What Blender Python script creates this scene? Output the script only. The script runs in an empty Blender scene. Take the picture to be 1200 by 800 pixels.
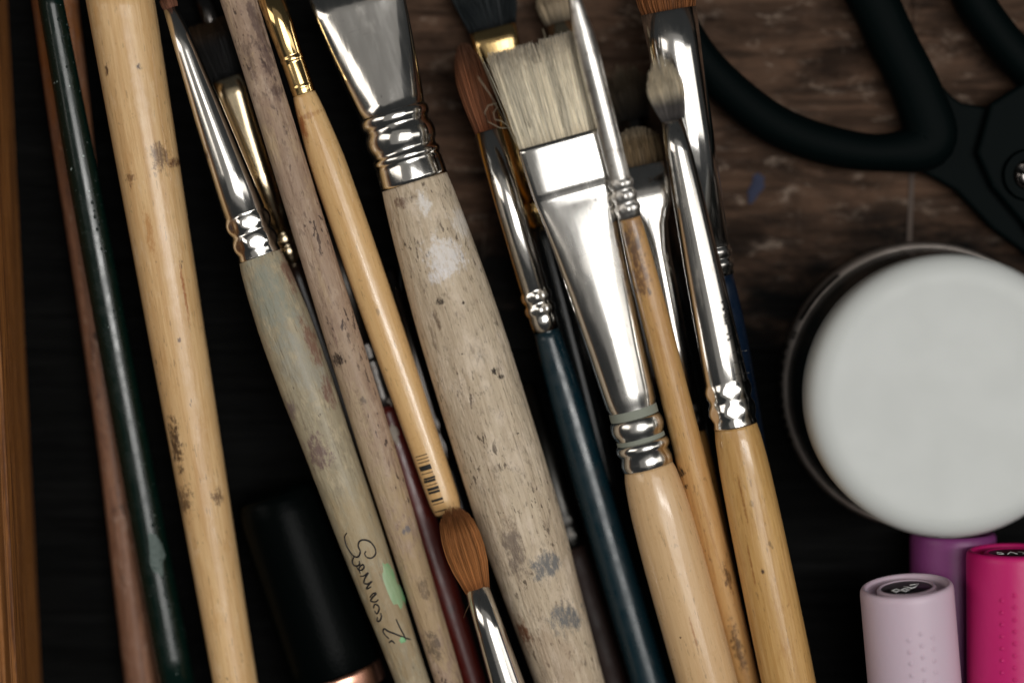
import bpy, bmesh, math, random
from mathutils import Vector, Matrix, noise as mnoise

random.seed(7)
SC = bpy.context.scene
COL = SC.collection
R_ = math.radians

# ------------------------------------------------------------------ camera, world, light
FPX = 85.0 / 36.0 * 1200.0              # focal length in pixels of the 1200 x 800 photograph
ZF = 0.0150                             # height of the plane in focus above the table (metres)
DF = FPX / 8000.0                       # 8 pixels per millimetre in that plane
TILT = math.atan(146.0 / FPX)
CAM_POS = Vector((0, DF * math.sin(TILT), ZF + DF * math.cos(TILT)))
cd = bpy.data.cameras.new('camera')
cam = bpy.data.objects.new('camera', cd)
COL.objects.link(cam)
cam.location = CAM_POS
cam.rotation_euler = (-TILT, 0, 0)
cd.lens = 85; cd.sensor_width = 36; cd.sensor_fit = 'HORIZONTAL'
cd.clip_start = 0.01; cd.clip_end = 20
cd.dof.use_dof = True
cd.dof.focus_distance = DF
cd.dof.aperture_fstop = 3.6
cd.dof.aperture_blades = 0
SC.camera = cam
CAM_ROT = Matrix.Rotation(-TILT, 3, 'X')

world = bpy.data.worlds.new('World'); SC.world = world; world.use_nodes = True
bg = world.node_tree.nodes['Background']
bg.inputs[0].default_value = (0.95, 1.0, 1.02, 1); bg.inputs[1].default_value = 0.028

def area(name, loc, target, sx, sy, power, color):
    l = bpy.data.lights.new(name, 'AREA'); l.shape = 'RECTANGLE'; l.size = sx; l.size_y = sy
    l.energy = power; l.color = color
    o = bpy.data.objects.new(name, l); COL.objects.link(o)
    o.location = loc
    o.rotation_euler = (Vector(target) - Vector(loc)).to_track_quat('-Z', 'Y').to_euler()
    return o
area('window_light', (0.34, 0.04, 1.05), (0.34, 0.04, 0.01), 0.74, 0.60, 5.0, (1.0, 0.985, 0.955))
area('window_strip_light', (0.43, 0.04, 1.0), (0, 0, 0.01), 0.085, 0.60, 2.4, (1.0, 0.985, 0.955))
area('ceiling_light', (0.05, 0.1, 1.7), (0.05, 0.1, 0), 2.2, 2.2, 2.6, (1.0, 0.95, 0.88))
area('far_window_light', (-1.10, 0.22, 0.85), (0, 0, 0.01), 0.50, 0.9, 3.3, (1.0, 0.93, 0.84))
area('side_window_light', (1.15, 0.15, 0.95), (0, 0, 0.01), 0.34, 0.9, 1.5, (1.0, 0.96, 0.90))

SC.view_settings.view_transform = 'Standard'; SC.view_settings.look = 'None'
SC.view_settings.exposure = 0.0; SC.view_settings.gamma = 1.0
SC.view_settings.use_curve_mapping = False
SC.render.engine = 'CYCLES'
SC.cycles.use_denoising = True
SC.cycles.denoiser = 'OPENIMAGEDENOISE'
SC.cycles.denoising_input_passes = 'RGB_ALBEDO_NORMAL'
SC.cycles.denoising_prefilter = 'ACCURATE'
SC.cycles.max_bounces = 8; SC.cycles.glossy_bounces = 6
SC.cycles.caustics_reflective = False; SC.cycles.caustics_refractive = False
SC.cycles.sample_clamp_indirect = 4.0

# ------------------------------------------------------------------ helpers
def P(px, py, z):
    d = CAM_ROT @ Vector(((px - 600) / FPX, (400 - py) / FPX, -1.0))
    t = (z - CAM_POS.z) / d.z
    return CAM_POS + d * t
def spx(z): return FPX / (CAM_POS.z - z)           # pixels per metre at height z
def lin(v):
    v /= 255.0
    return v / 12.92 if v <= 0.04045 else ((v + 0.055) / 1.055) ** 2.4
def C(r, g, b, k=1.0): return (lin(r) * k, lin(g) * k, lin(b) * k, 1.0)

def tag(o, label, cat, group=None, kind=None):
    if label: o['label'] = label
    if cat: o['category'] = cat
    if group: o['group'] = group
    if kind: o['kind'] = kind
    return o
def empty(name, label, cat, group=None, mat=None):
    o = bpy.data.objects.new(name, None); COL.objects.link(o)
    o.empty_display_size = 0.005
    if mat is not None: o.matrix_world = mat
    return tag(o, label, cat, group)
def link(name, me, m, parent=None, smooth=True):
    o = bpy.data.objects.new(name, me); COL.objects.link(o)
    if m is not None: me.materials.append(m)
    if smooth:
        me.polygons.foreach_set('use_smooth', [True] * len(me.polygons))
    if parent is not None: o.parent = parent
    return o
def pydata(name, v, f):
    me = bpy.data.meshes.new(name); me.from_pydata([tuple(x) for x in v], [], f); me.update()
    return me
def recalc(me):
    bm = bmesh.new(); bm.from_mesh(me); bmesh.ops.recalc_face_normals(bm, faces=bm.faces); bm.to_mesh(me); bm.free()

def loft_mesh(name, secs, n=40, cap0=True, cap1=True):
    """secs: (s, half_width_x, half_thick_y, power, lobes, amp) rings along local Z"""
    v = []; f = []
    for (s, a, b, p, k, am) in secs:
        for i in range(n):
            t = 2 * math.pi * i / n
            c, sn = math.cos(t), math.sin(t)
            e = 2.0 / p
            m = 1.0 + (am * math.cos(k * t) if k else 0)
            v.append((a * m * math.copysign(abs(c) ** e, c), b * m * math.copysign(abs(sn) ** e, sn), s))
    for j in range(len(secs) - 1):
        for i in range(n):
            i2 = (i + 1) % n
            f.append((j * n + i, j * n + i2, (j + 1) * n + i2, (j + 1) * n + i))
    if cap0: f.append(tuple(reversed(range(n))))
    if cap1: f.append(tuple(range((len(secs) - 1) * n, len(secs) * n)))
    return pydata(name, v, f)

def tube_data(pts, rads, n=5, v=None, f=None):
    v = [] if v is None else v; f = [] if f is None else f
    o = len(v); m = len(pts)
    for j, p in enumerate(pts):
        p = Vector(p)
        d = (Vector(pts[min(j + 1, m - 1)]) - Vector(pts[max(j - 1, 0)])).normalized()
        u = d.orthogonal().normalized() if abs(d.z) > .9 else d.cross(Vector((0, 0, 1))).normalized()
        w = d.cross(u)
        r = rads[j] if hasattr(rads, '__len__') else rads
        for i in range(n):
            t = 2 * math.pi * i / n
            v.append(p + u * (r * math.cos(t)) + w * (r * math.sin(t)))
    for j in range(m - 1):
        for i in range(n):
            i2 = (i + 1) % n
            f.append((o + j * n + i, o + j * n + i2, o + (j + 1) * n + i2, o + (j + 1) * n + i))
    f.append(tuple(o + i for i in reversed(range(n)))); f.append(tuple(o + (m - 1) * n + i for i in range(n)))
    return v, f

def interp(tab, x):
    """smooth (monotone cubic) interpolation of [(x, y)]"""
    xs = [t[0] for t in tab]; ys = [t[1] for t in tab]; n = len(xs)
    if x <= xs[0]: return ys[0]
    if x >= xs[-1]: return ys[-1]
    k = max(i for i in range(n - 1) if xs[i] <= x)
    sl = [(ys[i + 1] - ys[i]) / (xs[i + 1] - xs[i]) for i in range(n - 1)]
    def m(i):
        if i == 0: return sl[0]
        if i == n - 1: return sl[-1]
        return 0 if sl[i - 1] * sl[i] <= 0 else 2 * sl[i - 1] * sl[i] / (sl[i - 1] + sl[i])
    h = xs[k + 1] - xs[k]; t = (x - xs[k]) / h
    return ((2*t**3 - 3*t**2 + 1) * ys[k] + (t**3 - 2*t**2 + t) * h * m(k) + (-2*t**3 + 3*t**2) * ys[k+1] + (t**3 - t**2) * h * m(k+1))

# ------------------------------------------------------------------ materials
class NT:
    def __init__(s, name):
        s.m = bpy.data.materials.new(name); s.m.use_nodes = True
        s.t = s.m.node_tree; s.n = s.t.nodes
        s.bsdf = s.n['Principled BSDF']
        s.tc = s.n.new('ShaderNodeTexCoord')
        s.seed = random.uniform(-50, 50)
    def link(s, a, b): s.t.links.new(a, b)
    def put(s, sock, v):
        if hasattr(v, 'is_output'): s.link(v, sock)
        elif isinstance(v, (tuple, list)) and hasattr(sock.default_value, '__len__'):
            sock.default_value = v[:len(sock.default_value)]
        else: sock.default_value = v
    def coord(s, scale=(1, 1, 1), off=True):
        mp = s.n.new('ShaderNodeMapping'); s.link(s.tc.outputs['Object'], mp.inputs[0])
        mp.inputs['Scale'].default_value = scale
        if off: mp.inputs['Location'].default_value = (s.seed, s.seed * .7, s.seed * 1.3)
        return mp.outputs[0]
    def noise(s, scale, detail=4, rough=.55, dist=0.0):
        nd = s.n.new('ShaderNodeTexNoise')
        s.link(s.coord(scale if isinstance(scale, tuple) else (scale,) * 3), nd.inputs['Vector'])
        nd.inputs['Scale'].default_value = 1.0; nd.inputs['Detail'].default_value = detail
        nd.inputs['Roughness'].default_value = rough; nd.inputs['Distortion'].default_value = dist
        return nd.outputs['Fac']
    def rng(s, v, a, b, c=0.0, d=1.0):
        nd = s.n.new('ShaderNodeMapRange'); nd.interpolation_type = 'SMOOTHSTEP'; nd.clamp = True
        s.put(nd.inputs[0], v)
        for i, q in enumerate((a, b, c, d)): nd.inputs[i + 1].default_value = q
        return nd.outputs[0]
    def math(s, op, a, b=0.0):
        nd = s.n.new('ShaderNodeMath'); nd.operation = op; s.put(nd.inputs[0], a); s.put(nd.inputs[1], b)
        return nd.outputs[0]
    def mix(s, f, a, b):
        nd = s.n.new('ShaderNodeMix'); nd.data_type = 'RGBA'
        s.put(nd.inputs[0], f); s.put(nd.inputs[6], a); s.put(nd.inputs[7], b)
        return nd.outputs[2]
    def bump(s, h, dist, strength=1.0):
        nd = s.n.new('ShaderNodeBump'); nd.inputs['Strength'].default_value = strength
        nd.inputs['Distance'].default_value = dist; s.put(nd.inputs['Height'], h)
        s.link(nd.outputs[0], s.bsdf.inputs['Normal']); return nd
    def set(s, **k):
        for a, v in k.items(): s.put(s.bsdf.inputs[a.replace('_', ' ')], v)
        return s
    def sep(s):
        nd = s.n.new('ShaderNodeSeparateXYZ'); s.link(s.tc.outputs['Object'], nd.inputs[0]); return nd.outputs
    def blot(s, x0, z0, rx, rz, amp=.8, nscale=900, edge=.35, ysign=None):
        """mask of a stained spot at local (x0, z0): ragged ellipse"""
        X = s.sep()
        dx = s.math('DIVIDE', s.math('SUBTRACT', X[0], x0), rx)
        dz = s.math('DIVIDE', s.math('SUBTRACT', X[2], z0), rz)
        d = s.math('SQRT', s.math('ADD', s.math('MULTIPLY', dx, dx), s.math('MULTIPLY', dz, dz)))
        d = s.math('ADD', d, s.math('MULTIPLY', s.math('SUBTRACT', s.noise(nscale * .6, 3, .6), .5), amp * 1.4))
        cover = s.rng(d, 1.5, .1, -.30, .13)
        fine = s.noise((nscale * 1.7, nscale * 1.7, nscale * .75), 9, .78)
        return s.rng(s.math('ADD', fine, cover), .42, .66)

def plain(name, col, rough=.5, metal=0.0, coat=0.0, spec=.5, bumpy=0.0, bscale=800):
    t = NT(name); t.set(Base_Color=col, Roughness=rough, Metallic=metal, Coat_Weight=coat, Specular_IOR_Level=spec)
    if coat: t.set(Coat_Roughness=.08)
    if bumpy: t.bump(t.noise(bscale, 4), bumpy)
    return t.m

def wood(name, light, dark, rough=.42, coat=.35, grain=1.0, specks=.5, speckcol=(.035, .02, .012, 1), wear=None, wearamt=0.0, blots=(), relief=.00006, croug=.16, spx_=700, speck_t=.66, pores=.34, mottle=()):
    """turned wooden handle, grain along local Z"""
    t = NT(name)
    g = t.noise((1700, 1700, 60), 7, .68, .6)
    g2 = t.noise((420, 420, 14), 3, .5, .4)
    col = t.mix(t.math('MULTIPLY', t.rng(g, .42, .64), .62 * grain), light, dark)
    col = t.mix(t.math('MULTIPLY', t.rng(g2, .42, .68), .45 * grain), col, dark)
    drift = t.rng(t.noise((230, 230, 48), 3, .6), .3, .72)
    col = t.mix(t.math('MULTIPLY', drift, .30 * grain), col, (light[0] * .66, light[1] * .62, light[2] * .56, 1))
    pore = t.rng(t.noise((2600, 2600, 420), 4, .65), .60, .68)
    col = t.mix(t.math('MULTIPLY', pore, pores), col, speckcol)
    if wear is not None:
        w = t.rng(t.noise((330, 330, 130), 6, .65, .5), .60 - wearamt, .72 - wearamt * .6)
        col = t.mix(w, col, wear)
    for (mc, ms, lo, hi, mst) in mottle:
        col = t.mix(t.math('MULTIPLY', t.rng(t.noise((ms, ms, ms * .42), 8, .72, .3), lo, hi), mst), col, mc)
    sp = t.rng(t.noise((spx_ * 1.3, spx_ * 1.3, spx_ * .55), 3, .5), speck_t, speck_t + .07)
    big = t.rng(t.noise(140, 2), .42, .6)
    col = t.mix(t.math('MULTIPLY', t.math('MULTIPLY', sp, big), specks), col, speckcol)
    for (x0, z0, rx, rz, c, st, amp, ns) in blots:
        col = t.mix(t.math('MULTIPLY', t.blot(x0, z0, rx, rz, amp, ns), st), col, c)
    rr = t.rng(t.noise(500, 3), .3, .7, rough - .08, rough + .12)
    t.set(Base_Color=col, Roughness=rr, Coat_Weight=coat, Coat_Roughness=croug, Specular_IOR_Level=.4)
    hgt = t.math('ADD', t.math('MULTIPLY', g, .6), t.math('ADD', t.noise((900, 900, 260), 5, .65), t.math('MULTIPLY', t.noise((260, 260, 60), 3), 1.6)))
    t.bump(hgt, relief * 1.5 + .00004)
    return t.m

def steel(name, col=(.80, .775, .735, 1), rough=.10, dirt=.25, wav=.000022, dirtcol=(.12, .09, .07, 1), rust=.0):
    t = NT(name)
    d = t.rng(t.noise((1700, 1700, 900), 4, .6), .62, .74)
    big = t.rng(t.noise(180, 3), .42, .60, .15, 1.0)
    haze_ = t.rng(t.noise((260, 260, 110), 5, .7), .50, .74)
    c = t.mix(t.math('MULTIPLY', t.math('MULTIPLY', d, big), dirt), col, dirtcol)
    if rust: c = t.mix(t.math('MULTIPLY', t.rng(t.noise(520, 5, .65), .52, .68), rust), c, (.12, .09, .07, 1))
    c = t.mix(t.math('MULTIPLY', haze_, .30), c, (col[0] * .62, col[1] * .57, col[2] * .50, 1))
    scr = t.rng(t.noise((140, 140, 2600), 3, .6), .66, .72)
    c = t.mix(t.math('MULTIPLY', scr, .28), c, (col[0] * .45, col[1] * .42, col[2] * .4, 1))
    rr = t.math('ADD', t.rng(t.noise((500, 500, 70), 3), .3, .75, rough * .8, rough * 1.4), t.math('MULTIPLY', haze_, .12))
    t.set(Base_Color=c, Metallic=1.0, Roughness=rr)
    t.bump(t.math('ADD', t.noise((620, 620, 7), 2, .5), t.math('MULTIPLY', t.noise((150, 150, 90), 2, .4), .7)), wav)
    return t.m

def lacquer(name, col, chip, rough=.2, chipamt=.6, flecks=None, wave=.00004):
    t = NT(name)
    ch = t.rng(t.noise((700, 700, 260), 5, .65), .60, .68)
    c = t.mix(t.math('MULTIPLY', ch, chipamt), col, chip)
    if flecks is not None:
        c = t.mix(t.rng(t.noise(1500, 2, .5), .735, .76), c, flecks)
    rr = t.rng(t.noise(380, 4), .35, .75, rough, rough + .22)
    t.set(Base_Color=c, Roughness=rr, Coat_Weight=.15, Coat_Roughness=.1, Specular_IOR_Level=.5)
    t.bump(t.noise((700, 700, 120), 4, .6), wave)
    return t.m

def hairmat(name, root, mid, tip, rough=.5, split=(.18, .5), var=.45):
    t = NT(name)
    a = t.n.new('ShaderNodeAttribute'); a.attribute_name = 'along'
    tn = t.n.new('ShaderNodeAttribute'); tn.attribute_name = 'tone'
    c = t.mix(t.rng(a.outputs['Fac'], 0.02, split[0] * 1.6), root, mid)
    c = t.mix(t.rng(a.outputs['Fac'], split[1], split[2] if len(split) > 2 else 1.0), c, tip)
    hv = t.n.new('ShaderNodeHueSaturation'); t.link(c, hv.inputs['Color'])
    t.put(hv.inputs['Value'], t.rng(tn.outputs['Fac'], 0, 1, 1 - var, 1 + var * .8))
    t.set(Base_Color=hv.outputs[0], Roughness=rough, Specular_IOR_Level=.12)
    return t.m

# ------------------------------------------------------------------ brush builder
class Brush:
    def __init__(s, name, label, A, B, group=None, cat='paintbrush', roll=0.0):
        s.A, s.B = A, B
        a, b = P(*A), P(*B)
        s.a, s.len = a, (b - a).length
        z = (b - a).normalized()
        y = (Vector((0, 0, 1)) - z * z.z).normalized()
        if roll: y = Matrix.Rotation(R_(roll), 3, z) @ y
        x = y.cross(z)
        s.M = Matrix(((x.x, y.x, z.x, a.x), (x.y, y.y, z.y, a.y), (x.z, y.z, z.z, a.z), (0, 0, 0, 1)))
        s.Mi = s.M.inverted()
        s.root = empty(name, label, cat, group, s.M)
        s.sx = -1 if x.x < 0 else 1
        s.prof = []
    def S(s, py): return (py - s.A[1]) / (s.B[1] - s.A[1]) * s.len
    def Z(s, py): return s.A[2] + (py - s.A[1]) / (s.B[1] - s.A[1]) * (s.B[2] - s.A[2])
    def R(s, py, w): return w / 2.0 / spx(s.Z(py))
    def loft(s, part, tab, m, parent=None, n=40, sub=1, round0=0, round1=0, cap=True):
        """tab: (py, width_px[, flat, power, lobes, amp]); sub > 1 smooths between stations"""
        tab = [tuple(q) + (1.0, 2.0, 0, 0.0)[len(q) - 2:] for q in tab]
        if sub > 1:
            cols = [[(q[0], q[j]) for q in tab] for j in range(6)]
            pys = []
            for i in range(len(tab) - 1):
                pys += [tab[i][0] + (tab[i + 1][0] - tab[i][0]) * k / sub for k in range(sub)]
            pys.append(tab[-1][0])
            tab = [(py,) + tuple(interp(cols[j], py) if j != 4 else tab[0][4] for j in range(1, 6)) for py in pys]
        secs = []
        for (py, w, fl, pw, k, am) in tab:
            r = s.R(py, w); secs.append((s.S(py), r, r * fl, pw, k, am))
        if round0:
            s0, a, b, pw, k, am = secs[0]
            pre = [(s0 - round0 * a * math.sin(q), a * math.cos(q), b * math.cos(q), pw, k, am) for q in (1.5, 1.3, 1.05, .75, .4)]
            secs = pre + secs
        if round1:
            s0, a, b, pw, k, am = secs[-1]
            secs += [(s0 + round1 * a * math.sin(q), a * math.cos(q), b * math.cos(q), pw, k, am) for q in (.4, .75, 1.05, 1.3, 1.5)]
        me = loft_mesh(part, secs, n, cap, cap)
        s.prof = [(q[0], q[1], q[2]) for q in secs] if part in ('handle', 'ferrule') else s.prof
        return link(part, me, m, parent or s.root)
    def radius_at(s, sv):
        return interp([(q[0], q[1]) for q in s.prof], sv)
    def local(s, px, py):
        """photo pixel -> local (x, s) on the upper surface of the part built last"""
        z = s.Z(py)
        for _ in range(4):
            q = s.Mi @ P(px, py, z)
            r = s.radius_at(q.z)
            h = math.sqrt(max(r * r - q.x * q.x, 0.0))
            z = (s.M @ Vector((q.x, h, q.z))).z
        return q.x, q.z
    def surf(s, x, sv, lift=0.0):
        r = s.radius_at(sv) + lift
        return Vector((x, math.sqrt(max(r * r - x * x, 1e-12)), sv))
    def stroke(s, pts, rad, v, f, n=4):
        loc = [s.local(*p) for p in pts]
        dense = []
        m = len(loc)
        for i in range(m - 1):
            p0, p1, p2, p3 = loc[max(i - 1, 0)], loc[i], loc[i + 1], loc[min(i + 2, m - 1)]
            for k in range(5):
                t = k / 5
                dense.append(tuple(.5 * (2 * p1[j] + (p2[j] - p0[j]) * t + (2 * p0[j] - 5 * p1[j] + 4 * p2[j] - p3[j]) * t * t + (3 * p1[j] - p0[j] - 3 * p2[j] + p3[j]) * t ** 3) for j in (0, 1)))
        dense.append(loc[-1])
        k = len(dense)
        tube_data([s.surf(x, z, rad * .1) for x, z in dense], [rad * (.55 + .45 * math.sin(math.pi * (i + .5) / k) ** .5) for i in range(k)], n, v, f)
    def patch(s, x0, x1, s0, s1, v, f, lift=.00002, k=6):
        o = len(v)
        for i in range(k + 1):
            x = x0 + (x1 - x0) * i / k
            v.append(s.surf(x, s0, lift)); v.append(s.surf(x, s1, lift))
        for i in range(k):
            a = o + 2 * i; f.append((a, a + 2, a + 3, a + 1))
    def hair(s, part, pyb, pyt, wb, wm, wt, flb, flt, n, rad, m, shape='round', seed=1, jit=.04, core=True, power=2.0, skew=0.0, droop=0.0, rag=0.0):
        rnd = random.Random(seed)
        v, f, al, to = [], [], [], []
        Sb, St = s.S(pyb), s.S(pyt)
        Wb, Wm, Wt = s.R(pyb, wb), s.R(pyb, wm), s.R(pyt, wt)
        def W(t): return (1 - t) ** 2 * Wb + 2 * t * (1 - t) * (2 * Wm - .5 * Wb - .5 * Wt) + t * t * Wt
        L = St - Sb
        def length(u, vv):
            q = min(1.0, math.sqrt(u * u + vv * vv))
            if shape == 'round': return 1 - .42 * q ** 2.2
            if shape == 'blunt': return 1 - .16 * q ** 3
            if shape == 'point': return 1 - .7 * q ** 1.3
            if shape == 'filbert': return 1 - .38 * abs(u) ** 2.6
            return 1 - .03 * abs(vv)
        if core:
            ring = 20; k = 7
            for j in range(k):
                t = -.06 + .92 * j / (k - 1) * (.80 if shape != 'flat' else .9)
                for i in range(ring):
                    a = 2 * math.pi * i / ring; cu, cv = math.cos(a), math.sin(a)
                    e = 2 / power
                    cu = math.copysign(abs(cu) ** e, cu); cv = math.copysign(abs(cv) ** e, cv)
                    sh = .86 if shape == 'flat' else (.86 if j < k - 2 else (.7 if j < k - 1 else .35))
                    tt = max(t, 0)
                    v.append(Vector((cu * W(tt) * sh, cv * W(tt) * (flb + (flt - flb) * tt) * sh, Sb + L * t)))
                    al.append(tt); to.append(.36)
            for j in range(k - 1):
                for i in range(ring):
                    i2 = (i + 1) % ring
                    f.append((j * ring + i, j * ring + i2, (j + 1) * ring + i2, (j + 1) * ring + i))
            f.append(tuple((k - 1) * ring + i for i in range(ring)))
        for h in range(n):
            a = rnd.uniform(0, 2 * math.pi); q = rnd.uniform(0, 1) ** (.28)
            e = 2 / power
            u = q * math.copysign(abs(math.cos(a)) ** e, math.cos(a)); vv = q * math.copysign(abs(math.sin(a)) ** e, math.sin(a))
            ln = length(u, vv) * (1 - rnd.uniform(0, .08 + rag) - (rnd.random() < .12) * rnd.uniform(0, .14))
            ju = rnd.gauss(0, jit); jv = rnd.gauss(0, jit); cu = rnd.gauss(0, jit * .8)
            if rnd.random() < .04: ju *= 2.4
            pts = []; segs = 6
            clump = mnoise.noise(Vector((u * 5, vv * 3, seed)))
            for j in range(segs):
                t = -.05 + (ln + .05) * j / (segs - 1)
                tt = max(t, 0)
                w = W(tt)
                x = (u + (ju + clump * .05) * tt * tt + cu * math.sin(tt * 3) * .5) * w + skew * tt * tt * L
                y = (vv + jv * tt * tt) * w * (flb + (flt - flb) * tt) - droop * tt * tt
                pts.append((x, y, Sb + L * t))
            rr = rad * rnd.uniform(.7, 1.25)
            k0 = len(v)
            tube_data(pts, [rr * (1 - .65 * (j / (segs - 1)) ** 2) for j in range(segs)], 3, v, f)
            tone = min(1, max(0, .5 + clump * .5 + rnd.gauss(0, .22)))
            for j in range(segs):
                t = j / (segs - 1) * ln
                al += [t] * 3; to += [tone] * 3
        me = pydata(part, v, f)
        for nm, arr in (('along', al), ('tone', to)):
            at = me.attributes.new(nm, 'FLOAT', 'POINT'); at.data.foreach_set('value', arr)
        o = link(part, me, m, s.root)
        o['kind'] = 'stuff'
        return o

def bead(py0, py1, w, bulge, k=7, lobes=0, amp=0.0, flat=1.0, pw=2.0):
    """profile of one rolled bead between two stations"""
    out = []
    for i in range(k + 1):
        t = i / k
        out.append((py0 + (py1 - py0) * t, w + bulge * math.sin(math.pi * t) ** .7, flat, pw, lobes, amp * math.sin(math.pi * t)))
    return out

# ------------------------------------------------------------------ the table: stained boards
def board_mat(name, base, worn, pale, amount, shade_y=None):
    t = NT(name)
    g = t.noise((35, 900, 900), 6, .65, .8)
    g2 = t.noise((45, 210, 210), 6, .68, 1.0)
    blotch = t.rng(t.noise((55, 85, 85), 5, .62), .60 - amount * .25, .74 - amount * .15)
    c = t.mix(t.rng(g2, .32, .7), base, worn)
    c = t.mix(t.math('MULTIPLY', t.rng(g, .52, .74), .75), c, (base[0] * .35, base[1] * .33, base[2] * .33, 1))
    sc = t.rng(t.noise((140, 340, 340), 7, .78, .5), .53, .68)
    c = t.mix(t.math('MULTIPLY', t.math('MULTIPLY', blotch, sc), .8 * amount), c, pale)
    c = t.mix(t.math('MULTIPLY', t.rng(t.noise((60, 130, 130), 5, .65), .50, .66), .75), c, (base[0] * .25, base[1] * .25, base[2] * .25, 1))
    sc2 = t.rng(t.noise((420, 60, 60), 4, .7), .66, .74)
    c = t.mix(t.math('MULTIPLY', sc2, .35 * amount), c, pale)
    if shade_y is not None:                                   # shade painted into the board colour: black below a ragged line
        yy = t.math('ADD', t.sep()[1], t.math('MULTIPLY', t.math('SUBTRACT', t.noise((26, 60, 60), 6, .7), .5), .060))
        c = t.mix(t.rng(yy, shade_y + .008, shade_y - .006), c, (.0024, .0024, .0023, 1))
    t.set(Base_Color=c, Roughness=t.rng(g, .3, .7, .62, .85), Specular_IOR_Level=.07)
    t.bump(t.math('ADD', g, g2), .00025)
    return t.m
M_board_brown = board_mat('worn_brown_board', (.030, .0185, .0125, 1), (.112, .065, .042, 1), (.27, .205, .16, 1), 1.2, shade_y=P(0, 318, 0).y)
M_board_black = board_mat('near_black_board', (.0012, .0014, .0014, 1), (.0024, .0025, .0024, 1), (.008, .007, .006, 1), .35)  # boards with a near-black base colour
M_board_dark = board_mat('dark_brown_board', (.022, .015, .011, 1), (.045, .029, .02, 1), (.10, .08, .06, 1), .5)
table = empty('table', 'dark stained wooden table top made of boards', None, None, Matrix.Identity(4))
table['kind'] = 'structure'
del_keys = [k for k in ('category',) if k in table.keys()]
def board(x0, x1, y0, y1, m, dz=0.0):
    bm = bmesh.new()
    bmesh.ops.create_cube(bm, size=1.0)
    for v in bm.verts:
        v.co = Vector((x0 + (v.co.x + .5) * (x1 - x0), y0 + (v.co.y + .5) * (y1 - y0), -.018 + (v.co.z + .5) * .018 + dz))
    bmesh.ops.bevel(bm, geom=bm.edges[:], offset=.00025, segments=2, affect='EDGES')
    me = bpy.data.meshes.new('board'); bm.to_mesh(me); bm.free()
    o = link('board', me, m, table, smooth=False)
    return o
seam_y = P(0, 412, 0).y
seam2 = P(0, -330, 0).y
jx = P(1067, 240, 0).x
jl = P(470, 100, 0).x
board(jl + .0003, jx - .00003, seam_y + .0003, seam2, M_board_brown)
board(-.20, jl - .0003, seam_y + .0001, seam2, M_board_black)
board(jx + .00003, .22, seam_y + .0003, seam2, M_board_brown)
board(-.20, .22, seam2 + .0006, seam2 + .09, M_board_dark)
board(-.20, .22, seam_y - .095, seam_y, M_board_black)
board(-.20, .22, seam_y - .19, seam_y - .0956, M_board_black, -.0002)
# pale filler strip in the butt joint and dried paint on the board
M_fill = plain('pale_joint_filler', (.065, .046, .036, 1), .8, bumpy=.0002)
me = pydata('joint_filler', [], [])
bm = bmesh.new(); bmesh.ops.create_cube(bm, size=1.0)
for v in bm.verts:
    v.co = Vector((jx + v.co.x * .0007 + v.co.y * .0004, P(0, 245, 0).y + v.co.y * .0125, -.004 + (v.co.z + .5) * .0043))
bm.to_mesh(me); bm.free(); link('joint_filler', me, M_fill, table, smooth=False)
def blob(name, px, py, z, rx, ry, h, m, parent, seed=0, rot=0.0):
    c = P(px, py, z); v = [(c.x, c.y, z + h)]; f = []; n = 28; rings = 4
    for j in range(1, rings + 1):
        for i in range(n):
            a = 2 * math.pi * i / n
            k = (1 + .45 * mnoise.noise(Vector((math.cos(a) * 1.6 + seed, math.sin(a) * 1.6, seed)))) * j / rings
            x, y = rx * k * math.cos(a), ry * k * math.sin(a)
            v.append((c.x + x * math.cos(rot) - y * math.sin(rot), c.y + x * math.sin(rot) + y * math.cos(rot), z + h * (1 - (j / rings) ** 3) - .00001))
    for i in range(n): f.append((0, 1 + i, 1 + (i + 1) % n))
    for j in range(rings - 1):
        for i in range(n):
            a, b = 1 + j * n + i, 1 + j * n + (i + 1) % n
            f.append((a, a + n, b + n, b))
    return link(name, pydata(name, v, f), m, parent)
M_bluepaint = plain('dried_blue_paint', (.026, .031, .062, 1), .9, bumpy=.0002, bscale=1500)
M_palepaint = plain('pale_scuff', (.075, .055, .042, 1), .9, bumpy=.0001)
blob('paint_stain', 885, 223, .0002, .0010, .0019, .00018, M_bluepaint, table, 3, -.5)
blob('paint_stain', 889, 212, .0002, .0009, .0010, .00012, M_bluepaint, table, 5, .4)

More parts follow.
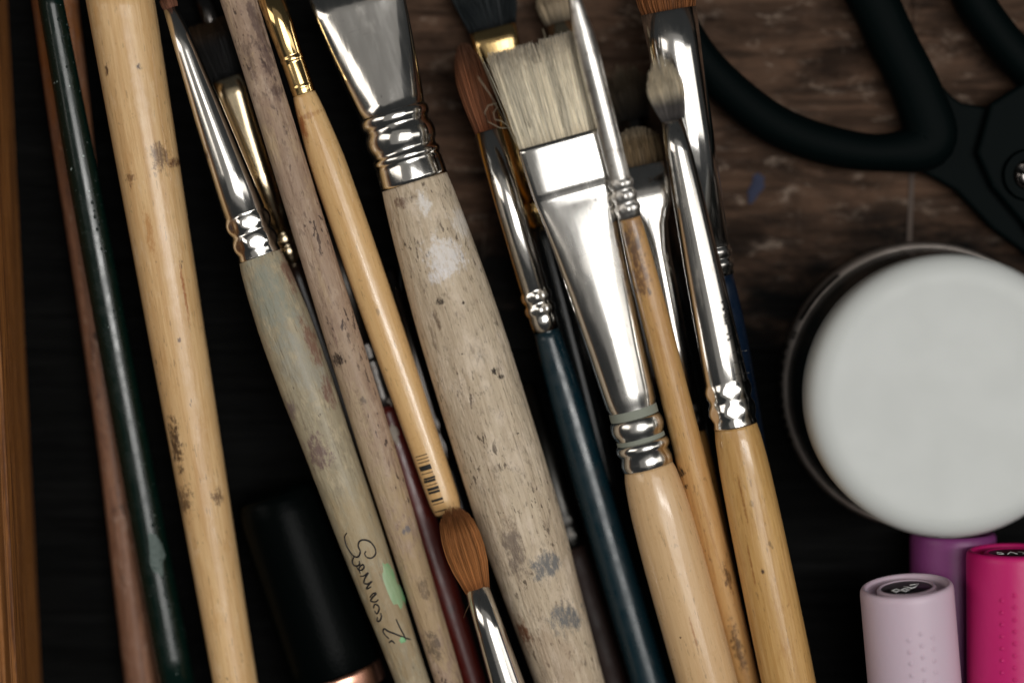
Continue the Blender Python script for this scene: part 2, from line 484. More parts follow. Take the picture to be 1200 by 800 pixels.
# ------------------------------------------------------------------ wooden box at the left edge
M_box = wood('orange_box_wood', C(186, 122, 60, .7), C(104, 58, 24, .6), .6, .05, 1.6, .3)
def box_wood():
    a, b = P(51, 830, 0), P(8, -40, 0)
    d = (b - a).normalized(); z = Vector((0, 0, 1)); x = d.cross(z)      # x points right, away from the box is +
    M = Matrix(((x.x, z.x, d.x, a.x), (x.y, z.y, d.y, a.y), (x.z, z.z, d.z, a.z), (0, 0, 0, 1)))
    if x.x < 0: x = -x
    root = empty('wooden_box', 'orange brown wooden box with straight grain at the left edge', 'box', None, M)
    L = (b - a).length
    def part(name, y0, y1, x0, x1, z0, z1):
        bm = bmesh.new(); bmesh.ops.create_cube(bm, size=1.0)
        for v in bm.verts:
            v.co = Vector((x0 + (v.co.x + .5) * (x1 - x0), y0 + (v.co.y + .5) * (y1 - y0), z0 + (v.co.z + .5) * (z1 - z0)))
        bmesh.ops.bevel(bm, geom=bm.edges[:], offset=.0006, segments=3, affect='EDGES')
        me = bpy.data.meshes.new(name); bm.to_mesh(me); bm.free()
        return link(name, me, M_box, root, smooth=False)
    s = 1 if (Matrix(M).to_3x3() @ Vector((1, 0, 0))).x > 0 else -1
    def xr(u0, u1): return (min(u0 * s, u1 * s), max(u0 * s, u1 * s))
    x0, x1 = xr(-.060, 0.0)
    part('box_body', 0.0, .0185, x0, x1, -.02, L + .01)
    x0, x1 = xr(-.060, -.0006)
    part('box_lid', .0187, .0235, x0, x1, -.02, L + .01)
box_wood()

# ------------------------------------------------------------------ metals, hair
M_steel = steel('bright_nickel', rough=.15, dirt=.5, wav=.000036)
M_steel_soft = steel('satin_nickel', (.82, .80, .77, 1), .16, .25)
M_steel_old = steel('old_spotted_nickel', (.62, .60, .57, 1), .34, 1.0, .00003, rust=.6)
M_steel_dark = steel('dark_nickel', (.13, .12, .115, 1), .22, .5)
M_gold = steel('brass', (.83, .58, .26, 1), .14, .3, dirtcol=(.2, .1, .03, 1))
M_brass_pale = steel('pale_brass', (.86, .70, .47, 1), .18, .3, dirtcol=(.15, .09, .04, 1))
M_copper = steel('copper', (.80, .42, .30, 1), .3, .2)

# ------------------------------------------------------------------ BRUSHES, lowest layer first
mm = .001
# A: brown handle under the green one
A = Brush('paintbrush', 'rough mauve brown handle half hidden under the dark green one', (62, -20, 3.7*mm), (171, 842, 3.0*mm))
A.loft('handle', [(-20, 54), (100, 51), (190, 47), (260, 42), (400, 35), (530, 32), (800, 38), (842, 38)],
       wood('mauve_brown_wood', C(154, 110, 84), C(104, 70, 52), .55, .12, 1.2, .8, pores=.5, mottle=[(C(182, 150, 130), 900, .55, .70, .8), (C(84, 52, 42), 500, .52, .70, .7)], relief=.00018,
            blots=[(0, A.S(60), .006, .022, C(150, 92, 42), .9, .3, 200)]), sub=6)
# B: dark green lacquered handle
B = Brush('paintbrush', 'glossy dark green handle, second from the wooden box', (57, -12, 9.6*mm), (211, 820, 6.0*mm))
B.loft('handle', [(-12, 29), (100, 32), (200, 35), (500, 38), (820, 43)],
       lacquer('dark_green_lacquer', C(6, 26, 21), C(62, 74, 68), .16, .35, C(150, 165, 160)), sub=6)
v, f = [], []
rnd = random.Random(4)
for i in range(46):
    py = rnd.choice([rnd.uniform(0, 100), rnd.uniform(190, 380), rnd.uniform(610, 720)])
    cx = 57 + (py + 12) * .185; px = cx + rnd.uniform(4, 15)
    x, sv = B.local(px, py); p = B.surf(x, sv)
    r = rnd.uniform(.00008, .00022)
    tube_data([p - Vector((0, 0, r * 1.3)), p - Vector((0, 0, r * .5)), p + Vector((0, 0, r * .5)), p + Vector((0, 0, r * 1.3))], [r * .3, r, r, r * .3], 6, v, f)
o = link('paint_bumps', pydata('paint_bumps', v, f), lacquer('green_lacquer_drips', C(8, 30, 25), C(60, 70, 66), .12, .2), B.root); o['kind'] = 'stuff'
M_smear = plain('pale_dried_smear', C(90, 104, 100), .5, bumpy=.0004, bscale=1500)
def smear(b, px, py, rx, rz, h, m, name='paint_smear', seed=0):
    """thin dried paint on a handle, following its round surface"""
    x0, s0 = b.local(px, py); v = [b.surf(x0, s0, h)]; f = []; n = 26; rings = 4
    for j in range(1, rings + 1):
        for i in range(n):
            a = 2 * math.pi * i / n
            k = (1 + .5 * mnoise.noise(Vector((math.cos(a) * 1.8 + seed, math.sin(a) * 1.8, seed * 1.7)))) * j / rings
            v.append(b.surf(x0 + rx * k * math.cos(a), s0 + rz * k * math.sin(a), h * (1 - (j / rings) ** 4) * (1 + .6 * mnoise.noise(Vector((i * .9, j * 1.3, seed)))) - .00001))
    for i in range(n): f.append((0, 1 + i, 1 + (i + 1) % n))
    for j in range(rings - 1):
        for i in range(n):
            p, q = 1 + j * n + i, 1 + j * n + (i + 1) % n
            f.append((p, p + n, q + n, q))
    me = pydata(name, v, f); recalc(me)
    return link(name, me, m, b.root)
smear(B, 184, 650, .0011, .0034, .00012, M_smear, seed=2)
# C: thick pale handle
Cb = Brush('paintbrush', 'thick plain pale wooden handle with dark specks, third from the wooden box', (139, -12, 11*mm), (280, 824, 9*mm))
def bl(b, px, py, rx, rz, col, st=.9, amp=.6, ns=900):
    q = b.Mi @ P(px, py, b.Z(py) + .003)
    return (q.x, q.z, rx * mm * 1.3, rz * mm * 1.3, col, min(1, st * 1.1), amp, ns)
Cb.loft('handle', [(-12, 79.5), (130, 75), (270, 70), (400, 65.5), (530, 60.5), (800, 51.5), (824, 51)],
        wood('pale_beech', C(228, 190, 138), C(198, 152, 98), .40, .35, .9, .85, relief=.00006, mottle=[(C(196, 146, 88), 260, .52, .74, .55), (C(120, 82, 50), 1100, .66, .78, .6), (C(236, 208, 170), 380, .52, .72, .5)],
             blots=[bl(Cb, 188, 182, 1.6, 2.6, C(96, 66, 40), .75, .9, 1400), bl(Cb, 205, 190, 1.2, .8, C(84, 44, 26), .8, .8, 1600),
                    bl(Cb, 126, 82, .35, 1.1, C(70, 42, 22), .9, .6, 1600), bl(Cb, 165, 79, .4, .6, C(60, 40, 26), .9, .6, 1600),
                    bl(Cb, 154, 210, .9, 1.2, C(110, 74, 44), .7, .9, 1500), bl(Cb, 206, 520, 1.0, 4.6, C(72, 50, 32), .85, 1.1, 1300),
                    bl(Cb, 216, 585, 1.5, 2.8, C(84, 60, 40), .75, 1.1, 1300), bl(Cb, 254, 582, .9, 1.4, C(92, 62, 40), .75, 1.0, 1500),
                    bl(Cb, 217, 345, .25, 5.5, C(160, 92, 34), .8, .3, 900), bl(Cb, 177, 275, .7, 4.0, C(176, 118, 56), .6, .7, 900),
                    bl(Cb, 211, 398, .4, .4, C(90, 60, 36), .8, .4, 1600)]), sub=6)
# Y and D2: low brushes behind the tapered ferrule
Y = Brush('paintbrush', 'slim silver ferrule glimpsed at the top edge above a dark bristled brush', (234, -14, 2.0*mm), (345, 330, 2.0*mm))
Y.loft('ferrule', [(-14, 24), (60, 22)] , M_steel_dark)
Y.loft('handle', [(60.5, 22), (120, 24), (330, 14)], plain('black_gloss_handle', (.006, .007, .008, 1), .25), sub=4, round1=1)
M_hair_black = hairmat('black_brown_hair', (.006, .006, .007, 1), (.012, .011, .011, 1), (.055, .033, .018, 1), split=(.2, .55))
D2 = Brush('paintbrush', 'black haired brush with dull brass ferrule behind the long tapered nickel ferrule', (241, 22, 6.3*mm), (470, 660, 4.0*mm))
D2.hair('bristles', 93, 24, 34, 50, 46, .45, .25, 420, .00009, M_hair_black, 'flat', 5, .05)
D2.loft('ferrule', [(91, 37, .5, 3), (110, 36, .55, 3), (150, 33, .8, 2.4), (200, 31), (270, 28)] + bead(270, 284, 28, 4) + bead(284, 298, 28, 4) + [(306, 28)], M_brass_pale)
D2.loft('handle', [(305, 26), (400, 30), (660, 14)], plain('dark_brown_gloss', C(38, 24, 18), .3), sub=5, round1=1)
# H: red handle between E and F
H = Brush('paintbrush', 'dark red handle with flaked grey ferrule wedged beside the barcode handle', (384, 262, 6.6*mm), (566, 836, 6.0*mm))
H.loft('ferrule', [(262, 22), (400, 27)] + bead(400, 420, 27, 1, lobes=6, amp=.03) + bead(420, 440, 27, 1, lobes=6, amp=.03) + [(462, 28), (474, 28)], steel('flaked_grey_ferrule', (.16, .15, .14, 1), .4, 1.0, rust=.9))
H.loft('handle', [(474, 27), (520, 33), (600, 36), (720, 32), (836, 27)],
       lacquer('dark_red_lacquer', C(88, 26, 20), C(52, 14, 14), .3, .7, None, .00012), sub=5)
M_flake = plain('pale_grey_flake', C(170, 160, 148), .8, bumpy=.0003, bscale=1500)
smear(H, 462, 508, .0006, .0014, .00012, M_flake, seed=5)
smear(H, 457, 470, .0005, .0008, .0001, M_flake, seed=9)
# Z: dark brush in the gap left of the big one
Z = Brush('paintbrush', 'thin dark ferrule in the gap left of the thickest mottled handle', (456, 318, 3.2*mm), (607, 824, 3.0*mm))
Z.loft('ferrule', [(318, 18), (440, 20)] + bead(486, 506, 25, 3, lobes=6, amp=.05) + bead(510, 534, 25, 3, lobes=6, amp=.05) + [(538, 25)], M_steel_dark)
Z.loft('handle', [(538.5, 24), (600, 28), (824, 22)], plain('black_gloss_handle', (.006, .007, .008, 1), .25), sub=4)
# J0: ochre rod below the big brush
J0 = Brush('paintbrush', 'thin orange ochre handle peeking out below the wide nickel ferrule of the thickest brush', (428, -14, 2.6*mm), (583, 432, 2.4*mm))
J0.loft('handle', [(-14, 32), (200, 36), (340, 33), (432, 20)], wood('ochre_wood', C(206, 140, 50), C(150, 90, 30), .35, .4, .8, .5), sub=5, round1=.9)
# Z2: brown brush low between the big handle and the blue one
Z2 = Brush('paintbrush', 'dark reddish brown handle low between the thickest handle and the blue one', (616, 450, 2.7*mm), (727, 830, 2.6*mm))
Z2.loft('ferrule', [(450, 25), (590, 28)] + bead(600, 616, 29, 3, lobes=6, amp=.05) + bead(618, 634, 29, 3, lobes=6, amp=.05) + [(640, 29)], steel('blackened_ferrule', (.05, .048, .045, 1), .3, .5))
Z2.loft('handle', [(640.5, 28), (700, 34), (830, 34)], wood('reddish_brown_wood', C(40, 22, 17), C(24, 14, 12), .6, .0, 1, .4), sub=4)
# T: black hair, gold ferrule
T = Brush('paintbrush', 'black haired brush with shiny gold ferrule behind the hog bristles', (560, -34, 4.4*mm), (712, 560, 3.4*mm))
T.hair('bristles', 36, -30, 52, 72, 80, .35, .25, 520, .00010, hairmat('black_hair', (.005, .006, .007, 1), (.012, .016, .018, 1), (.05, .055, .055, 1)), 'flat', 8, .06)
T.loft('ferrule', [(33, 55, .42, 4), (50, 54, .46, 4), (100, 50, .65, 3), (170, 44, .95, 2.2), (235, 40)] + bead(235, 250, 40, 4) + [(262, 40)], M_gold)
T.loft('handle', [(262.5, 36), (330, 40), (560, 24)], plain('black_gloss_handle', (.006, .008, .009, 1), .2), sub=4, round1=1)
# X: pale bristles at the top
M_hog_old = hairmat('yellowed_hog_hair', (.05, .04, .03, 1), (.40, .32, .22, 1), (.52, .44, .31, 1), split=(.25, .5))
X = Brush('paintbrush', 'small tan bristled brush with cream metal ferrule right of the gold ferrule', (642, -24, 3.2*mm), (766, 440, 2.6*mm))
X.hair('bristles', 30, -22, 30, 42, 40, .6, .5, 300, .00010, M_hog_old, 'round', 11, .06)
X.loft('ferrule', [(27, 32), (70, 30), (200, 28), (300, 27)], M_brass_pale)
X.loft('handle', [(300.5, 25), (360, 28), (440, 22)], plain('dark_brown_gloss', C(38, 24, 18), .3), sub=3, round1=1)
# V: dark stubby bristles behind the thin pointed brush
V = Brush('paintbrush', 'blurred brush with greyish brown bristles deep behind the thin pointed ferrule', (726, 68, 2.7*mm), (838, 560, 2.4*mm))
V.hair('bristles', 142, 72, 34, 54, 52, .5, .4, 380, .0001, hairmat('grey_brown_hair', (.008, .007, .006, 1), (.10, .075, .05, 1), (.20, .16, .11, 1), split=(.4, .6)), 'round', 13, .06)
V.loft('ferrule', [(140, 35), (220, 32), (300, 30)], M_steel_dark)
V.loft('handle', [(300.5, 28), (380, 32), (560, 20)], plain('black_gloss_handle', (.006, .007, .008, 1), .25), sub=4, round1=1)
# R: small flat brush with angular ferrule
Rb = Brush('paintbrush', 'small flat brush with square cut nickel ferrule and brown bristles behind the thin pointed brush', (742, 146, 8.0*mm), (878, 836, 5.5*mm))
Rb.hair('bristles', 197, 148, 56, 56, 52, .3, .22, 520, .00009, hairmat('brown_bristle', (.05, .03, .016, 1), (.26, .18, .10, 1), (.42, .34, .24, 1), split=(.2, .6)), 'filbert', 14, .07)
Rb.loft('ferrule', [(193, 58, .30, 6), (238, 56, .32, 6), (246, 46, .42, 4), (262, 34, .72, 3), (290, 29, 1, 2), (400, 27), (470, 28)] + bead(470, 482, 28, 3) + bead(484, 496, 28, 3) + [(502, 28)], M_steel)
Rb.loft('handle', [(502.5, 27), (560, 32), (660, 33), (800, 29), (836, 28)], wood('dark_ochre_wood', C(186, 138, 78), C(150, 102, 52), .4, .3, 1, .5), sub=4)
# W: wide shining ferrule behind the small round brush
W = Brush('paintbrush', 'wide straight nickel ferrule with orange brown hair and navy handle behind the small oval brush', (776, -30, 11.8*mm), (917, 800, 7.2*mm))
W.hair('bristles', 16, -30, 60, 70, 60, .7, .6, 360, .0001, hairmat('orange_brown_hair', (.20, .075, .025, 1), (.26, .10, .035, 1), (.12, .05, .02, 1)), 'round', 15, .04)
W.loft('ferrule', [(12, 66), (60, 62), (150, 57), (284, 49)] + bead(284, 298, 49, 4) + bead(299, 312, 49, 4) + [(318, 49)], M_steel_soft)
W.loft('handle', [(318.5, 46), (380, 54), (480, 56), (800, 34)], lacquer('navy_lacquer', C(12, 26, 44), C(40, 50, 60), .25, .2), sub=5, round1=1)

# ---- upper layer
# K: brown sable brush with blue handle
K = Brush('paintbrush', 'blue handled brush with reddish brown hair left of the hog bristle brush', (540, 46, 9.5*mm), (769, 826, 8.6*mm))
M_sable_dark = hairmat('dark_red_sable', (.16, .055, .026, 1), (.22, .085, .040, 1), (.13, .062, .038, 1), split=(.2, .6))
K.hair('bristles', 155, 50, 28, 39, 36, .8, .55, 1000, .00006, M_sable_dark, 'filbert', 17, .035)
K.loft('ferrule', [(152, 32.5), (240, 33), (336, 33)] + bead(337, 351, 31, 4, lobes=8, amp=.05) + bead(353, 366, 31, 4, lobes=8, amp=.05) + [(370, 32), (384, 32)], M_steel)
K.loft('handle', [(384.5, 30), (430, 36), (490, 40), (600, 42), (700, 43), (826, 43)],
       lacquer('dark_blue_lacquer', C(10, 36, 45), C(24, 32, 36), .24, .6, None, .00006), sub=5)
# I: the thickest brush
I = Brush('paintbrush', 'thickest brush with wide nickel ferrule and mottled beige handle with white and grey paint', (413, -20, 11.4*mm), (677, 828, 10.4*mm))
I.loft('ferrule', [(-20, 113, .20, 2.7), (10, 108, .28, 2.6), (50, 100, .43, 2.4), (90, 90, .64, 2.2), (118, 82, .86, 2.1), (128, 78, .94)]
       + bead(129, 142, 79, 5, flat=.97) + [(144, 76)] + bead(146, 172, 76, 8) + [(174, 76)] + bead(176, 186, 77, 5) + [(190, 80), (206, 81), (210, 81)], M_steel, n=64)
I.loft('handle', [(210.5, 79), (230, 83), (290, 91), (397, 99), (490, 100), (600, 99), (690, 90), (800, 79), (828, 77)],
       wood('mottled_beige_wood', C(212, 194, 168, 1.0), C(176, 154, 130), .62, .05, .9, .75, C(66, 52, 42), mottle=[(C(226, 208, 186), 420, .46, .66, .75), (C(128, 112, 96), 900, .52, .70, .75), (C(120, 116, 112), 190, .58, .74, .6)], relief=.00026, spx_=1300, speck_t=.60, pores=.55,
            blots=[bl(I, 497, 238, 1.5, 2.3, C(236, 230, 224), .8, .9, 1200), bl(I, 540, 262, 1.6, 3.0, C(232, 224, 216), .6, 1.0, 1200),
                   bl(I, 522, 302, 3.3, 3.6, C(234, 228, 224), .8, .9, 1200), bl(I, 514, 322, 2.0, 1.3, C(236, 230, 228), .8, .7, 1200),
                   bl(I, 470, 238, .9, 1.1, C(96, 64, 50), .7, 1.0, 1500),
                   bl(I, 516, 352, .7, .6, C(44, 34, 26), .95, .8, 1900), bl(I, 513, 375, .4, 2.2, C(100, 80, 62), .7, 1.0, 1500),
                   bl(I, 543, 354, .3, .3, C(60, 46, 36), .9, .4, 1600),
                   bl(I, 580, 433, .55, .7, C(34, 26, 20), .98, .7, 2200), bl(I, 587, 440, .55, .4, C(34, 26, 20), .98, .6, 2200),
                   bl(I, 607, 506, .22, .22, C(30, 24, 18), .95, .3, 1600), bl(I, 542, 413, .22, .22, C(50, 38, 30), .9, .3, 1600),
                   bl(I, 640, 660, 2.6, 2.4, C(112, 112, 112), .85, .9, 800), bl(I, 662, 722, 2.8, 3.0, C(108, 109, 110), .85, .9, 800),
                   bl(I, 604, 645, 1.8, 5.0, C(112, 98, 88), .7, 1.0, 700), bl(I, 614, 740, 1.0, 3.4, C(104, 54, 24), .85, .8, 1000),
                   bl(I, 650, 770, 4, 6, C(176, 152, 128), .5, 1.0, 500)]), sub=6, n=64)
# D: tapered ferrule, grey green handle with handwriting
D = Brush('paintbrush', 'long tapered nickel ferrule with grey green handle carrying black script writing', (193, -10, 12.4*mm), (495, 830, 11.4*mm))
D.hair('bristles', 12, -10, 15, 20, 16, 1, 1, 260, .00007, hairmat('red_brown_hair', (.16, .06, .035, 1), (.20, .085, .05, 1), (.12, .05, .03, 1)), 'round', 19, .03)
D.loft('ferrule', [(10, 18.5), (60, 26), (130, 37), (200, 45), (246, 50)] + bead(247, 268, 48, 5, lobes=7, amp=.05) + [(270, 49)] + bead(271, 290, 50, 3.5, lobes=7, amp=.04) + [(296, 52), (297, 52)], M_steel, n=56)
D.loft('handle', [(295, 50), (310, 55), (345, 60.5), (395, 64), (450, 63), (510, 59), (617, 54), (700, 47), (760, 41), (830, 37)],
       wood('grey_green_wood', C(172, 160, 134), C(146, 132, 108), .55, .1, .9, .6, mottle=[(C(200, 182, 150), 700, .48, .66, .6), (C(134, 124, 104), 420, .50, .68, .6), (C(128, 102, 92), 330, .60, .74, .7)], relief=.00018, pores=.4, spx_=1200,
            blots=[bl(D, 318, 350, 3.6, 9, C(140, 142, 128), .8, .5, 500), bl(D, 350, 420, 3, 8, C(158, 154, 140), .6, .8, 500),
                   bl(D, 338, 318, 1.0, 4, C(126, 92, 76), .8, .9, 900), bl(D, 366, 405, .9, 5, C(126, 90, 74), .8, .9, 900), bl(D, 383, 455, .9, 3.4, C(118, 82, 70), .75, 1.0, 900),
                   bl(D, 372, 528, 2.0, 3.4, C(116, 92, 88), .8, 1.0, 1200), bl(D, 340, 478, .8, 2, C(108, 88, 92), .7, 1, 1200),
                   bl(D, 420, 620, 5, 9, C(172, 152, 118), .7, .6, 400), bl(D, 455, 720, 5, 12, C(160, 138, 104), .75, .6, 400)]), sub=5, n=48)
M_ink = plain('black_ink', (.012, .010, .010, 1), .55)
v, f = [], []
def img(u, w): return (390 + u * 110 / 587.0, 610 + w * 150 / 800.0)
for st in ([(88, 75), (74, 100), (84, 150), (110, 195), (135, 222), (160, 222), (172, 190), (160, 160), (165, 130), (190, 118), (230, 128), (262, 165), (268, 205), (245, 230), (215, 228), (200, 205), (208, 188)],
           [(135, 222), (122, 248), (128, 272), (150, 282), (168, 268), (165, 250)],
           [(150, 282), (160, 305), (182, 306), (196, 288), (190, 274), (174, 280), (164, 300), (172, 328)],
           [(172, 345), (196, 342), (222, 322), (200, 360), (196, 388), (222, 392), (244, 376), (216, 410), (212, 425), (240, 410)],
           [(232, 478), (250, 455), (272, 452), (246, 480), (238, 500), (268, 505), (285, 490)],
           [(255, 545), (262, 520), (285, 530), (290, 552), (275, 580), (262, 560)],
           [(280, 600), (278, 625), (295, 622), (304, 596), (300, 575)],
           [(395, 612), (420, 665), (446, 715), (456, 745)],
           [(488, 740), (440, 725), (390, 705), (345, 688), (322, 672), (315, 690), (330, 715), (352, 735)],
           [(352, 760), (368, 748), (388, 766)]):
    D.stroke([img(*q) for q in st], .00014, v, f)
o = link('handwriting', pydata('handwriting', v, f), M_ink, D.root); o['kind'] = 'stuff'
M_mint = plain('mint_green_paint', C(134, 186, 134), .5, bumpy=.0002, bscale=900)
q = NT('mint_green_smear'); q.set(Base_Color=q.mix(q.rng(q.noise((500, 500, 260), 4), .38, .62), C(120, 176, 124), C(152, 176, 136)), Roughness=.5); q.bump(q.noise((900, 900, 200), 3), .0001)
smear(D, 459, 682, .0009, .0040, .00014, q.m, seed=4.3)
smear(D, 472, 749, .0005, .0005, .0001, M_mint, seed=6)
# E: mauve handle
E = Brush('paintbrush', 'rough pinkish grey handle running beside the handwritten one', (274, -18, 12.6*mm), (536, 830, 11.6*mm))
E.loft('handle', [(-18, 42), (100, 40), (200, 40.5), (310, 41), (400, 42), (510, 42), (620, 38), (690, 35), (800, 32), (830, 31)],
       wood('pinkish_grey_wood', C(182, 156, 134), C(142, 116, 98), .6, .05, .9, .85, C(62, 46, 42), mottle=[(C(196, 172, 150), 600, .48, .66, .7), (C(104, 80, 72), 1000, .54, .70, .75), (C(186, 160, 124), 160, .5, .66, .7)], relief=.0003, spx_=1300, speck_t=.58, pores=.6,
            blots=[bl(E, 430, 560, 4, 22, C(182, 160, 130), .75, .6, 300), bl(E, 500, 700, 4, 18, C(182, 156, 120), .8, .6, 300), bl(E, 410, 425, 3, 6, C(176, 152, 128), .7, .6, 500),
                   bl(E, 396, 422, 1.1, 1.4, C(48, 34, 26), .9, 1.0, 1500), bl(E, 424, 470, .8, .8, C(96, 80, 70), .7, .8, 1500), bl(E, 476, 622, .8, .8, C(110, 106, 112), .8, .7, 1200),
                   bl(E, 497, 690, 1.0, 2.4, C(110, 90, 70), .7, 1.0, 1200), bl(E, 508, 760, 1.2, 2.6, C(90, 76, 64), .7, 1.0, 1200),
                   bl(E, 310, 60, 1.0, 9, C(84, 62, 58), .7, 1.2, 900), bl(E, 292, 70, .8, 4, C(80, 60, 56), .6, 1.2, 900)]), sub=6, n=48)
# F: gold ferrule, barcode handle
F = Brush('paintbrush', 'pale wooden handle with gold ferrule and printed barcode', (312, -18, 12.0*mm), (529, 611, 10.6*mm))
F.loft('ferrule', [(-18, 33), (30, 30.5), (64, 28.5)] + bead(65, 72, 27.5, 1.8) + [(74, 28), (98, 28)] + bead(99, 103, 28, .8) + [(108, 28), (109, 28)], M_gold)
F.loft('handle', [(108.5, 27), (130, 33), (200, 42.5), (300, 43.5), (400, 42), (500, 38.5), (584, 36), (598, 32)],
       wood('pale_golden_wood', C(226, 186, 130, .98), C(204, 156, 98), .32, .6, .7, .5, croug=.1,
            blots=[bl(F, 352, 148, 1.0, 3.0, C(152, 88, 40), .85, .6, 900), bl(F, 362, 135, 3, .5, C(160, 104, 56), .5, .8, 900)]), sub=5, n=48, round1=.35)
M_print = plain('black_print', (.012, .011, .010, 1), .6)
v, f = [], []
def barrow(w): return w
for (u, w, th) in [(190, 148, 9), (203, 178, 8), (213, 208, 9), (228, 262, 52), (245, 312, 8), (266, 358, 22), (268, 384, 26), (287, 420, 8), (300, 456, 30), (310, 488, 26), (338, 562, 26), (350, 595, 9), (370, 664, 12), (384, 706, 12)]:
    cx, cy = 470 + u / 8.0, 515 + w / 8.0
    x0, s0 = F.local(cx - 6.6, cy + 2.2); x1, s1 = F.local(cx + 6.6, cy - 2.2)
    sm = (s0 + s1) / 2; h = th / 8.0 / 2 / 8.05 * mm * .95
    F.patch(min(x0, x1), max(x0, x1), sm - h, sm + h, v, f)
me = pydata('printed_barcode', v, f); recalc(me)
o = link('printed_barcode', me, M_print, F.root); o['kind'] = 'stuff'
# G: small sable brush pointing up
G = Brush('paintbrush', 'round brush with chestnut brown hair pointing up, lying over the barcode handle', (529, 596, 16.6*mm), (609, 845, 14.6*mm))
M_sable = hairmat('chestnut_sable', (.34, .13, .045, 1), (.44, .18, .06, 1), (.25, .10, .04, 1), split=(.2, .6), var=.5)
G.hair('bristles', 690, 592, 27, 47, 27, .85, .85, 1300, .00005, M_sable, 'blunt', 23, .03)
G.loft('ferrule', [(687, 28.5), (740, 34), (800, 40), (845, 44)], M_steel, n=48)
v, f = [], []
tube_data([G.Mi @ P(*p) for p in ((556, 690, .0185), (551, 705, .019), (546, 716, .019), (543, 724, .0185))], .00004, 4, v, f)
o = link('stray_hair', pydata('stray_hair', v, f), hairmat('stray_hair_brown', (.25, .14, .07, 1), (.25, .14, .07, 1), (.25, .14, .07, 1)), G.root)
# L: the wide hog bristle flat brush
L = Brush('paintbrush', 'wide flat hog bristle brush with bright flat nickel ferrule and smooth cream handle', (622, 42, 16.2*mm), (836, 826, 13.6*mm))
M_hog = hairmat('pale_hog_bristle', (.70, .61, .46, 1), (.84, .76, .60, 1), (.80, .71, .57, 1), split=(.15, .6), var=.42)
L.hair('bristles', 166, 46, 94, 102, 107, .26, .17, 3800, .000068, M_hog, 'flat', 29, .05, power=3.2, rag=.06)
M_L = steel('polished_nickel', (.74, .72, .685, 1), .20, .8, .000008)
L.loft('ferrule', [(161, 99, .30, 4.6), (166, 99.5, .30, 4.6), (190, 98, .30, 4.6), (213, 95.5, .30, 4.6), (217, 95, .29, 4.5), (222, 93.8, .245, 4.2), (227, 92.5, .25, 3.9), (236, 90.5, .30, 3.5), (252, 87.5, .38, 3.0), (280, 83, .51, 2.6), (330, 76, .70, 2.25), (400, 68, .90, 2.05), (455, 62, 1.0), (468, 60, 1.0), (473, 56.5, 1.0)]
       + [(484, 56.5)] + bead(484, 506, 57, 7) + [(509, 57), (512, 57)] + bead(512, 526, 57.5, 7, 5) + [(535, 61.5), (542, 60.5), (543, 59)], M_L, n=96)
# matte grey residue in the grooves
M_groove = plain('grey_green_residue', C(136, 140, 128), .75, bumpy=.0001)
for a_, b_ in ((474, 484), (507, 512)):
    L.loft('groove_residue', [(a_, 57.4), ((a_ + b_) / 2, 57.9), (b_, 57.8)], M_groove, cap=False, n=64)
L.loft('handle', [(543, 58), (556, 64), (600, 71), (660, 73), (740, 72), (826, 70)],
       wood('cream_birch', C(222, 186, 140, .96), C(196, 154, 106), .34, .6, .6, .3, croug=.1, relief=.00003,
            blots=[bl(L, 797, 745, .2, .2, C(90, 60, 40), .9, .3, 1500), bl(L, 812, 740, .2, 3.5, C(176, 128, 84), .8, .4, 900)]), sub=5, n=64)
v, f = [], []
for pts in (((604, 168, .0165), (592, 142, .017), (575, 112, .0185), (560, 90, .020)), ((603, 165, .0172), (590, 132, .0178), (576, 98, .019), (563, 66, .0195)),
            ((600, 152, .0165), (588, 142, .0175), (580, 140, .018), (578, 132, .0182), (583, 126, .018), (577, 120, .0176)),
            ((606, 168, .0178), (596, 130, .0188), (584, 92, .0196), (577, 58, .0205)), ((622, 150, .0185), (612, 105, .0196), (600, 68, .020), (596, 42, .0202)),
            ((660, 150, .0186), (655, 100, .0194), (644, 60, .0198), (636, 34, .020)), ((606, 172, .0160), (590, 120, .0172), (578, 84, .0184), (571, 70, .0190)),
            ((598, 150, .0162), (586, 150, .0172), (572, 143, .0178), (568, 132, .0182), (572, 124, .018), (582, 121, .0172))):
    tube_data([L.Mi @ P(*p) for p in pts], .00007, 4, v, f)
o = link('stray_hairs', pydata('stray_hairs', v, f), hairmat('stray_hog', (.5, .42, .3, 1), (.5, .42, .3, 1), (.5, .42, .3, 1)), L.root); o['kind'] = 'stuff'
